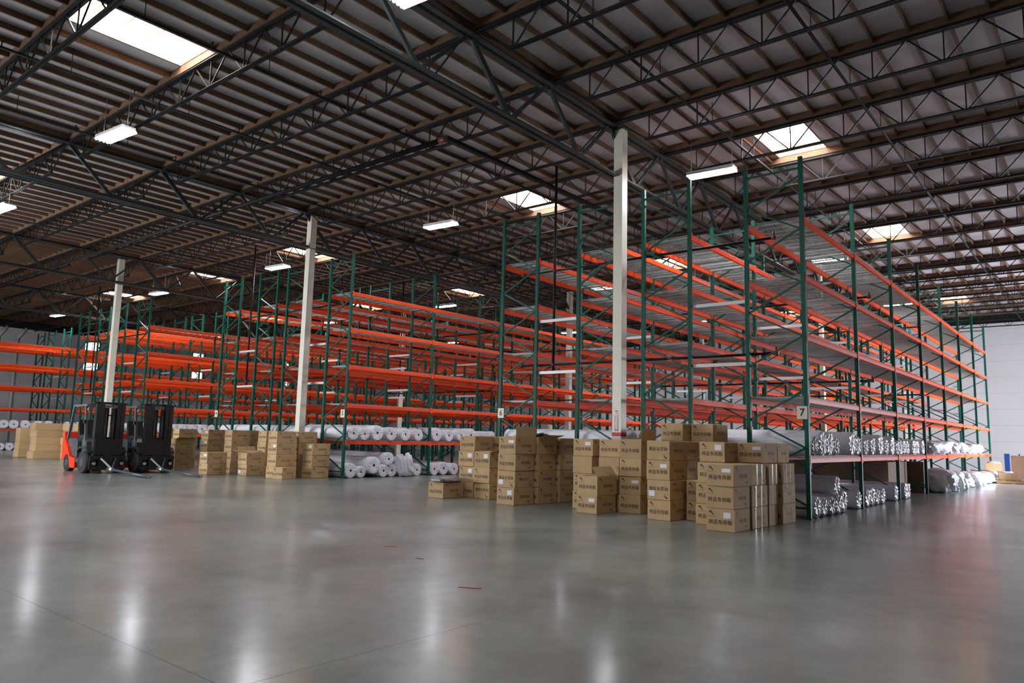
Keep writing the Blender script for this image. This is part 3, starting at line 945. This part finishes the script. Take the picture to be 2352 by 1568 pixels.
def print_mesh(w_, d_, h_, flip):
    b = MB()
    k = -1 if flip else 1
    zc = h_ / 2
    def P(face, u, v):          # u, v measured from the face centre, right and up as read
        if face == 'f': return Vector((u * k, -d_ / 2 - .0015, zc + v * k))
        return Vector((w_ / 2 + .0015, u * k, zc + v * k))
    def poly(face, pts, m): b.add([P(face, u, v) for u, v in pts], [tuple(range(len(pts)))], m)
    def logo(face, u, v, s, m):
        poly(face, [(u, v + s * .45), (u + s * .30, v + s * .95), (u + s * .47, v + s * .82), (u + s * 1.15, v + s * .05), (u + s * 1.12, v - s * .12), (u + s * .95, v - s * .05), (u + s * .33, v + s * .52), (u + s * .22, v + s * .38)], m)
        poly(face, [(u - .02, v - s * .42), (u + s * 1.45, v - s * .42), (u + s * 1.45, v - s * .36), (u - .02, v - s * .36)], m)
    logo('f', -.19 * w_ / .47, .085, .07, M['ink'])
    logo('s', -.26 * d_ / .66, .085, .07, M['ink_side'])
    Tf = frame_T(P('f', 0, -.035), (k, 0, 0), (0, 0, k))
    put_text(b, '样品专用箱', .078, M['ink'], Tf, .0011)
    Ts = frame_T(P('s', .02, -.01), (0, k, 0), (0, 0, k))
    put_text(b, '样品专用箱', .062, M['ink_side'], Ts, .0006)
    poly('s', [(.12, -.12), (.20, -.12), (.20, -.10), (.12, -.10)], M['ink_side'])
    return b.mesh('printed_lettering')
_cache = {}
def cached(fn, *a):
    if (fn, a) not in _cache: _cache[(fn, a)] = fn(*a)
    return _cache[(fn, a)]
def flap_mesh(length, depth, axis):
    b = MB()
    if axis == 'x': b.box(-length / 2, length / 2, 0, depth, -TH / 2, TH / 2, M['card'])
    else: b.box(0, depth, -length / 2, length / 2, -TH / 2, TH / 2, M['card'])
    return b.mesh('flap')
def label_mesh(w_, h_): return MB().box(-w_ / 2, w_ / 2, -.0025, 0, -h_ / 2, h_ / 2, M['paper']).mesh('shipping_label')
def tape_mesh(h_, v): return MB().box(0, .002, -.022, .022, .004, h_ - .004, M['tape']).mesh('packing_tape')

FLAPS = {'1': (172, 172, 82, 178), '2': (172, 176, 128, 176), '3': (60, -20, 20, 110), '4': (170, 176, 88, 178), '5': (172, 20, 160, 60), '6': (174, 176, 15, 178)}
def box(x, y, z, yaw, spec, label, group, w_=BW, d_=BD, h_=BH):
    """x, y: the front right bottom corner; yaw in degrees about it."""
    a = math.radians(yaw)
    cx = x + math.cos(a) * (-w_ / 2) - math.sin(a) * (d_ / 2)
    cy = y + math.sin(a) * (-w_ / 2) + math.cos(a) * (d_ / 2)
    o = empty('cardboard_box', (cx, cy, z), a)
    tag(o, label, 'box', group)
    op = 'O' in spec
    link('carton', cached(body_mesh, w_, d_, h_, op), o)
    if 'N' not in spec:
        link('printed_lettering', cached(print_mesh, w_, d_, h_, 'U' in spec), o)
    if 'L' in spec:
        lw, lh_ = random.choice(((.13, .07), (.12, .095), (.15, .06)))
        if 'U' in spec: link('shipping_label', cached(label_mesh, lw, .1), o, (-w_ * .3, -d_ / 2, h_ * .33))
        else: link('shipping_label', cached(label_mesh, lw, lh_), o, (w_ * .24, -d_ / 2, h_ * .73))
    if 'T' in spec:
        for t in (-.2, .17): link('packing_tape', cached(tape_mesh, h_, 0), o, (w_ / 2, d_ * (t + random.uniform(-.08, .08)), 0))
    if op:
        fd = w_ * .48
        an = FLAPS[[c for c in spec if c.isdigit()][0]]
        f = link('flap', cached(flap_mesh, w_ - .01, fd, 'x'), o, (0, d_ / 2 - .004, h_)); f.rotation_euler = (math.radians(an[0]), 0, 0)
        f = link('flap', cached(flap_mesh, w_ - .01, fd, 'x'), o, (0, -d_ / 2 + .004, h_)); f.rotation_euler = (math.radians(an[1]), 0, math.pi)
        f = link('flap', cached(flap_mesh, d_ - .02, fd, 'y'), o, (w_ / 2 - .004, 0, h_)); f.rotation_euler = (0, -math.radians(an[2]), 0)
        f = link('flap', cached(flap_mesh, d_ - .02, fd, 'y'), o, (-w_ / 2 + .004, 0, h_)); f.rotation_euler = (0, -math.radians(an[3]), math.pi)
    return o

POSN = {1: ['bottom'], 2: ['bottom', 'top'], 3: ['bottom', 'middle', 'top'], 4: ['bottom', 'second lowest', 'third lowest', 'top'], 5: ['bottom', 'second lowest', 'middle', 'second highest', 'top']}
def look(spec):
    if 'O' in spec: return 'open'
    if 'U' in spec: return 'upside down'
    if 'L' in spec: return 'white labelled'
    return 'brown'
def stack(x, y, yaw, specs, where, group, z0=0.0, jit=.012, **kw):
    n = len(specs)
    hh = kw.get('h_', BH)
    for i, sp in enumerate(specs):
        if sp == '-': continue
        jx, jy_ = random.uniform(-jit, jit), random.uniform(-jit, jit)
        lab = '%s cardboard box, %s of stack %s' % (look(sp), POSN[n][i], where) if n > 1 else '%s cardboard box %s' % (look(sp), where)
        box(x + jx, y + jy_, z0 + i * (hh + .002), yaw + random.uniform(-2.2, 2.2), sp, lab, group, **kw)

GR = 'boxes stacked before the sign 7 rack'
U3 = 3 * (BH + .003)
stack(-.15, -3.22, -1, ['L', '', 'L'], 'nearest the camera before sign 7', GR)
stack(-.12, -2.52, 0, ['T', 'T', 'T'], 'just behind the nearest stack', GR)
stack(-.09, -1.82, 0, ['TN', 'TN', 'TN'], 'third along, turned sideways, before sign 7', GR, w_=.66, d_=.45)
stack(-.02, -1.33, 0, ['T', 'T', 'T'], 'directly at the sign 7 post', GR)
stack(-.65, -2.5, 0, ['', '', ''], 'left behind the nearest stack', GR)
stack(-.80, -1.8, 0, ['', '', ''], 'deep behind the nearest stack', GR)
box(-.17, -1.85, U3, 0, 'L', 'white labelled cardboard box on top of the sideways stack before sign 7', GR)
box(-.17, -1.15, U3, 2, '', 'brown cardboard box on the upper layer nearest the sign 7 post', GR)
box(-.66, -2.36, U3, -2, 'L', 'white labelled cardboard box on the upper layer left of the sign 7 pile', GR)
stack(-1.04, -3.0 + .88, 1, ['', ''], 'half hidden left of nearest stack', GR, w_=.44)
GM = 'boxes stacked at the nearest column'
stack(-1.61, -2.55, -2, ['', 'UL', 'L', 'U'], 'with upside down box on top', GM)
stack(-1.70, -1.78, 0, ['', '', '', ''], 'behind the upside down topped stack', GM)
stack(-2.08, -1.09, 0, ['', '', '', '', ''], 'five high, tallest by the nearest column', GM)
stack(-1.58, -.76, 0, ['', '', '', '', ''], 'five high, right of the tallest', GM)
stack(-2.53, -1.95, 1, ['', 'L', '', 'O4'], 'right of the open box pair', GM)
stack(-3.10, -2.62, -3, ['L', 'O2'], 'of two before the nearest column', GM)
stack(-3.68, -1.88, 0, ['', '', 'N', 'L'], 'left behind the open box pair', GM)
stack(-3.06, -1.88, 0, ['', '', 'N', ''], 'straight behind the open box pair', GM)
GL = 'boxes stacked before the sign 6 rack'
stack(-5.18, -2.53, -1, ['L', 'UL', '', 'LO4'], 'four high before sign 6, front one', GL)
stack(-5.10, -1.83, 0, ['', '', '', 'O6'], 'four high before sign 6, middle one', GL)
stack(-5.02, -1.12, 0, ['', '', '', ''], 'four high before sign 6, deepest one', GL)
stack(-6.46, -1.86, 0, ['U', '', 'LO6'], 'three high, left before sign 6', GL)
stack(-7.00, -1.80, 0, ['', 'L', 'L', ''], 'behind the low box with plastic', GL)
stack(-6.80, -1.08, 0, ['', '', '', ''], 'behind the three high sign 6 stack', GL)
stack(-7.21, -2.56, 0, [''], 'single and low, carrying folded plastic', GL)

# folded plastic on the low box
def pillow(x, y, z, sx, sy, sz, seed, label, m='roll_pl'):
    o = bundle(x, y, z, sx, sy, sz, seed, label, None, m)
    o.name = 'plastic_bag'
    return o
pillow(-7.42, -2.25, BH + .003, .26, .37, .05, 5, 'crumpled clear plastic bag on the single low box')
pillow(-5.33, -1.5, 4 * (BH + .002) - .05, .17, .24, .07, 6, 'dark crumpled bag in the open box before sign 6', 'black')

GF = 'boxes stacked before the sign 5 rack'
stack(-14.62, -.78, 0, ['', '', 'L'], 'three high at the sign 5 post', GF)
stack(-15.14, -1.70, 0, ['', '', 'L', ''], 'four high, left before sign 5', GF)
stack(-14.60, -1.80, 16, [''], 'turned, in front of the sign 5 post', GF, w_=.36, d_=.62)
stack(-15.32, -.78, 0, ['', '', '', 'L'], 'between sign 5 and second column', GF)
stack(-17.06, -.85, 0, ['', '', '', ''], 'just left of second column', GF)
stack(-16.62, -1.77, 0, ['UL', 'O5'], 'of two before second column', GF)
stack(-17.42, -2.64, 0, ['', 'L'], 'of two farthest forward by second column', GF)
stack(-18.05, -1.5, 0, ['', '', '', ''], 'behind the forward pair', GF)
stack(-18.6, -.8, 0, ['', '', '', ''], 'deeper behind the forward pair', GF)
stack(-19.95, -1.3, 0, ['', '', 'L', 'L'], 'second left of the forward pair', GF)
stack(-21.0, -1.9, 0, ['', 'L', 'O6'], 'by the right forklift mast', GF)
stack(-22.1, -1.25, 0, ['', '', '', ''], 'behind the right forklift mast', GF)
stack(-22.95, -1.2, 0, ['', '', '', ''], 'behind the right forklift seat', GF)
GB = 'boxes stacked behind the left forklift'
for a, b, c, d, e in ((-29.35, -2.0, .65, .95, 'five high at the left forklift rear'),
                      (-30.2, -2.0, .75, .95, 'second from the left forklift'), (-31.1, -2.95, .75, 1.05, 'right of the leftmost')):
    stack(a, b, 0, ['N'] * 5, e, GB, w_=c, d_=d, h_=.30, jit=.035)
stack(-33.0, -2.95, 0, ['N'] * 4, 'leftmost by the far left rack', GB, w_=.6, d_=.65, h_=.32)

# ------------------------------------------------------------------ forklifts
def wheel(parent, x, y, r, wd):
    b = MB()
    b.tube((x, y - wd / 2, r), (x, y + wd / 2, r), r, M['black'], 22)
    b.tube((x, y - wd / 2 - .01, r), (x, y - wd / 2 + .02, r), r * .42, M['hood'], 16)
    b.tube((x, y + wd / 2 - .02, r), (x, y + wd / 2 + .01, r), r * .42, M['hood'], 16)
    return b.build('wheel', parent)
def forklift(loc, yaw, label):
    o = empty('forklift', loc, math.radians(yaw))
    tag(o, label, 'forklift', 'two carpet pole forklifts')
    side = [(-1.22, .34), (-1.26, .95), (-1.22, 1.24), (-1.1, 1.22), (-1.04, .98), (-.82, .78), (-.58, .46), (-.1, .42), (-.1, .12), (-.5, .12), (-.6, .38), (-.72, .52), (-.88, .52), (-1.0, .42), (-1.05, .34)]
    b = MB(); b.prism(side, -.52, .52, M['fork_red']); b.build('counterweight', o)
    b = MB()
    b.prism([(-1.02, .55), (-1.05, 1.0), (-.98, 1.04), (-.3, 1.02), (-.2, .95), (-.18, .44), (-.55, .48), (-.82, .8)], -.44, .44, M['hood'])
    b.build('engine_hood', o)
    b = MB()
    b.box(-.16, .5, -.5, .5, .3, .42, M['hood']); b.prism([(.28, .42), (.22, .98), (.34, 1.06), (.6, .95), (.66, .42)], -.48, .48, M['hood'])
    b.build('front_cowl', o)
    b = MB()
    for s in (-1, 1): b.prism([(.15, .62), (.3, .74), (.8, .74), (.95, .6), (.95, .66), (.82, .8), (.28, .8), (.13, .68)], s * .48 - .09, s * .48 + .09, M['black'])
    b.build('front_fender', o)
    seat = MB().prism([(-.72, 1.03), (-.72, 1.13), (-.3, 1.16), (-.24, 1.03)], -.24, .24, M['black']).build('seat', o)
    MB().prism([(-.82, 1.08), (-.9, 1.6), (-.8, 1.63), (-.68, 1.1)], -.24, .24, M['black']).build('backrest', seat)
    st = MB().bar((.3, 0, .98), (.1, 0, 1.22), .04, .04, M['black']).build('steering_column', o)
    b = MB()
    for i in range(18):
        t0, t1 = 2 * math.pi * i / 18, 2 * math.pi * (i + 1) / 18
        f = lambda t: (.1 + .1 * math.cos(t), .17 * math.sin(t), 1.23 + .12 * math.cos(t))
        b.tube(f(t0), f(t1), .014, M['black'], 6)
    b.build('steering_wheel', st)
    for s in (-1, 1):
        for nm, a, c in (('guard_pillar', (-.98, s * .46, 1.0), (-.72, s * .44, 2.03)), ('guard_pillar', (.52, s * .46, .6), (.22, s * .44, 2.05))):
            MB().bar(a, c, .06, .07, M['guard'], up=(0, 1, 0)).build(nm, o)
    b = MB()
    for s in (-1, 1): b.bar((-.76, s * .44, 2.06), (.34, s * .44, 2.08), .06, .06, M['guard'])
    for x in (-.74, .32): b.bar((x, -.44, 2.07), (x, .44, 2.07), .06, .06, M['guard'])
    for i in range(7):
        yy = -.36 + .12 * i
        b.bar((-.74, yy, 2.075), (.32, yy, 2.085), .025, .03, M['guard'])
    b.build('overhead_guard', o)
    wheel(o, .62, -.46, .33, .24); wheel(o, .62, .46, .33, .24)
    wheel(o, -.78, -.42, .26, .18); wheel(o, -.78, .42, .26, .18)
    # mast
    for s in (-1, 1):
        b = MB(); b.box(.82, 1.0, *sorted((s * .31, s * .42)), .06, 2.12, M['mast']); b.build('outer_rail', o)
        b = MB(); b.box(.84, .98, *sorted((s * .18, s * .305)), .1, 2.18, M['mast']); b.build('inner_rail', o)
        MB().tube((.9, s * .115, .15), (.9, s * .115, 2.0), .065, M['mast'], 10).build('lift_cylinder', o)
        b = MB(); b.tube((.96, s * .06, .3), (.96, s * .06, 2.05), .015, M['mast'], 6); b.build('lift_chain', o)
    b = MB()
    for z0, z1 in ((2.1, 2.18), (1.75, 1.79), (.3, .4), (1.0, 1.1)): b.box(.80, .9, -.42, .42, z0, z1, M['mast'])
    b.box(.6, 1.0, -.5, -.42, 2.12, 2.16, M['mast']); b.box(.6, 1.0, .42, .5, 2.12, 2.16, M['mast'])
    b.build('mast_crosspiece', o)
    b = MB()
    b.box(1.01, 1.08, -.52, .52, .42, .54, M['mast']); b.box(1.01, 1.08, -.52, .52, .12, .22, M['mast'])
    b.box(1.01, 1.06, -.52, -.44, .12, .54, M['mast']); b.box(1.01, 1.06, .44, .52, .12, .54, M['mast']); b.box(1.01, 1.06, -.12, .12, .12, .56, M['mast'])
    b.box(.99, 1.04, -.4, .4, .56, 1.05, M['mast'])
    cg = b.build('carriage', o)
    b = MB()
    for s in (-1, 1):
        b.tube((1.085, s * .40, .3), (1.11, s * .40, .3), .05, M['chrome'], 12)
        b.tube((1.085, s * .18, .47), (1.10, s * .18, .47), .035, M['chrome'], 10)
    b.build('roller', cg)
    b = MB()
    b.box(1.08, 1.11, -.28, .28, .1, .5, M['mast'])
    for s in (-1, 1): b.bar((1.11, s * .22, .46), (1.42, s * .0, .15), .03, .05, M['hood'])
    ad = b.build('pole_mount', o)
    b = MB(); b.tube((1.11, 0, .14), (1.5, 0, .13), .055, M['chrome'], 14); b.tube((1.5, 0, .13), (3.95, 0, .045), .036, M['hood'], 14); b.tube((3.95, 0, .045), (4.08, 0, .042), .036, M['hood'], 14, .012)
    b.build('carpet_pole', o)
    MB().box(.35, .45, -.55, -.5, 1.5, 1.62, M['black']).build('mirror', o)
    MB().tube((.36, -.4, 1.95), (.42, -.4, 1.95), .06, M['chrome'], 12).build('headlight', o)
    return o
forklift((-20.56, -4.72, 0), -1, 'red and dark grey forklift with black mast and pole, left of the pair')
forklift((-20.15, -3.38, 0), -1.5, 'red and dark grey forklift partly hidden behind the other forklift')

# ------------------------------------------------------------------ clutter at the far right end
def pallet(x, y, yaw, label):
    o = empty('wooden_pallet', (x, y, 0), yaw)
    tag(o, label, 'pallet')
    for i in range(6): MB().box(-.6 + i * .22, -.5 + i * .22, -.5, .5, .12, .14, M['pallet']).build('top_board', o)
    for s in (-.46, 0, .46): MB().box(-.6, .6, s - .04, s + .04, .02, .12, M['pallet']).build('stringer', o)
    for s in (-.5, 0, .5): MB().box(s - .05, s + .05, -.5, .5, 0, .02, M['pallet']).build('bottom_board', o)
    return o
pallet(1.15, 22.8, .1, 'wooden pallet on the floor at the far end of the right aisle')
pallet(2.5, 22.6, .05, 'wooden pallet at the extreme right edge of the far aisle end')
def carton(x, y, z, w_, d_, h_, yaw, label, m='crate', opened=False):
    o = empty('storage_carton', (x, y, z), yaw)
    tag(o, label, 'box', 'cartons at the far aisle end')
    b = MB()
    if opened:
        b.box(-w_ / 2, w_ / 2, -d_ / 2, -d_ / 2 + .01, 0, h_, M[m]); b.box(-w_ / 2, w_ / 2, d_ / 2 - .01, d_ / 2, 0, h_, M[m])
        b.box(-w_ / 2, -w_ / 2 + .01, -d_ / 2, d_ / 2, 0, h_, M[m]); b.box(w_ / 2 - .01, w_ / 2, -d_ / 2, d_ / 2, 0, h_, M[m]); b.box(-w_ / 2, w_ / 2, -d_ / 2, d_ / 2, 0, .01, M[m])
    else: b.box(-w_ / 2, w_ / 2, -d_ / 2, d_ / 2, 0, h_, M[m])
    b.build('carton', o)
    if not opened: MB().box(.1, .26, -d_ / 2 - .003, -d_ / 2, h_ * .62, h_ * .8, M['paper']).build('shipping_label', o)
    return o
carton(.95, 22.6, .14, .62, .45, .3, .15, 'open light brown carton holding white paper on the far pallet', 'card', True)
bundle(.95, 22.6, .2, .24, .16, .15, 12, 'white crumpled paper in the lower open carton at the far end', None)
carton(.38, 23.6, .0, .55, .5, .45, -.2, 'dark brown carton under an open carton at the far end', 'crate')
carton(.4, 23.5, .46, .62, .5, .34, .1, 'upper open light brown carton at the far aisle end', 'card', True)
bundle(.4, 23.5, .6, .24, .18, .14, 13, 'white crumpled paper in the upper open carton at the far end', None)
carton(1.75, 24.3, .14, 1.5, .9, 1.0, .0, 'large dark brown carton behind the far pallet', 'crate')
carton(2.1, 24.4, 1.15, .9, .6, .18, .0, 'flat brown carton on top of the large far carton', 'crate')
carton(2.35, 22.5, .14, .8, .6, .5, .2, 'dark carton on the pallet at the extreme right edge', 'crate')
pt = empty('pallet_jack', (.55, 27.5, 0))
tag(pt, 'blue pallet truck standing near the back wall at the far right', 'pallet truck')
MB().box(-.14, .06, -.12, .12, .1, 1.2, M['blue']).build('body', pt)
MB().bar((.3, .3, .2), (.42, .3, 1.2), .05, .05, M['mast']).build('handle', pt)
MB().box(-.18, .5, -.28, .28, 0.02, .1, M['mast']).build('fork', pt)
# floor scraps
def scrap(x, y, sx, sy, yaw, m, label):
    o = MB().box(-sx / 2, sx / 2, -sy / 2, sy / 2, 0, .004, M[m]).build('floor_scrap')
    o.location = (x, y, .001); o.rotation_euler = (0, 0, yaw)
    tag(o, label, 'scrap')
scrap(-1.67, -8.58, .09, .03, .3, 'green_scrap', 'small green scrap lying on the open floor')
scrap(-.17, -9.37, .22, .025, .5, 'red_scrap', 'thin red tape strip on the open floor, nearer one')
scrap(-2.6, -8.2, .16, .02, .4, 'red_scrap', 'faint red tape strip on the open floor, farther one')
# white downpipes on the left wall
for i, yy in enumerate((2.4, 3.6)):
    o = empty('downpipe', (XL + .15, yy, 0))
    tag(o, 'white downpipe on the left wall at the far left edge, %s one' % ('left', 'right')[i], 'pipe', 'white downpipes')
    MB().tube((0, 0, 0), (0, 0, 7.6), .09, M['white_paint'], 10).build('pipe', o)
    MB().tube((0, 0, 7.6), (0, .5, 8.4), .09, M['white_paint'], 10).build('elbow', o)
for lb, gs in LABELS.items():
    if len(gs) > 1 and 'purlin' not in lb: print('DUPLICATE LABEL', lb, len(gs))
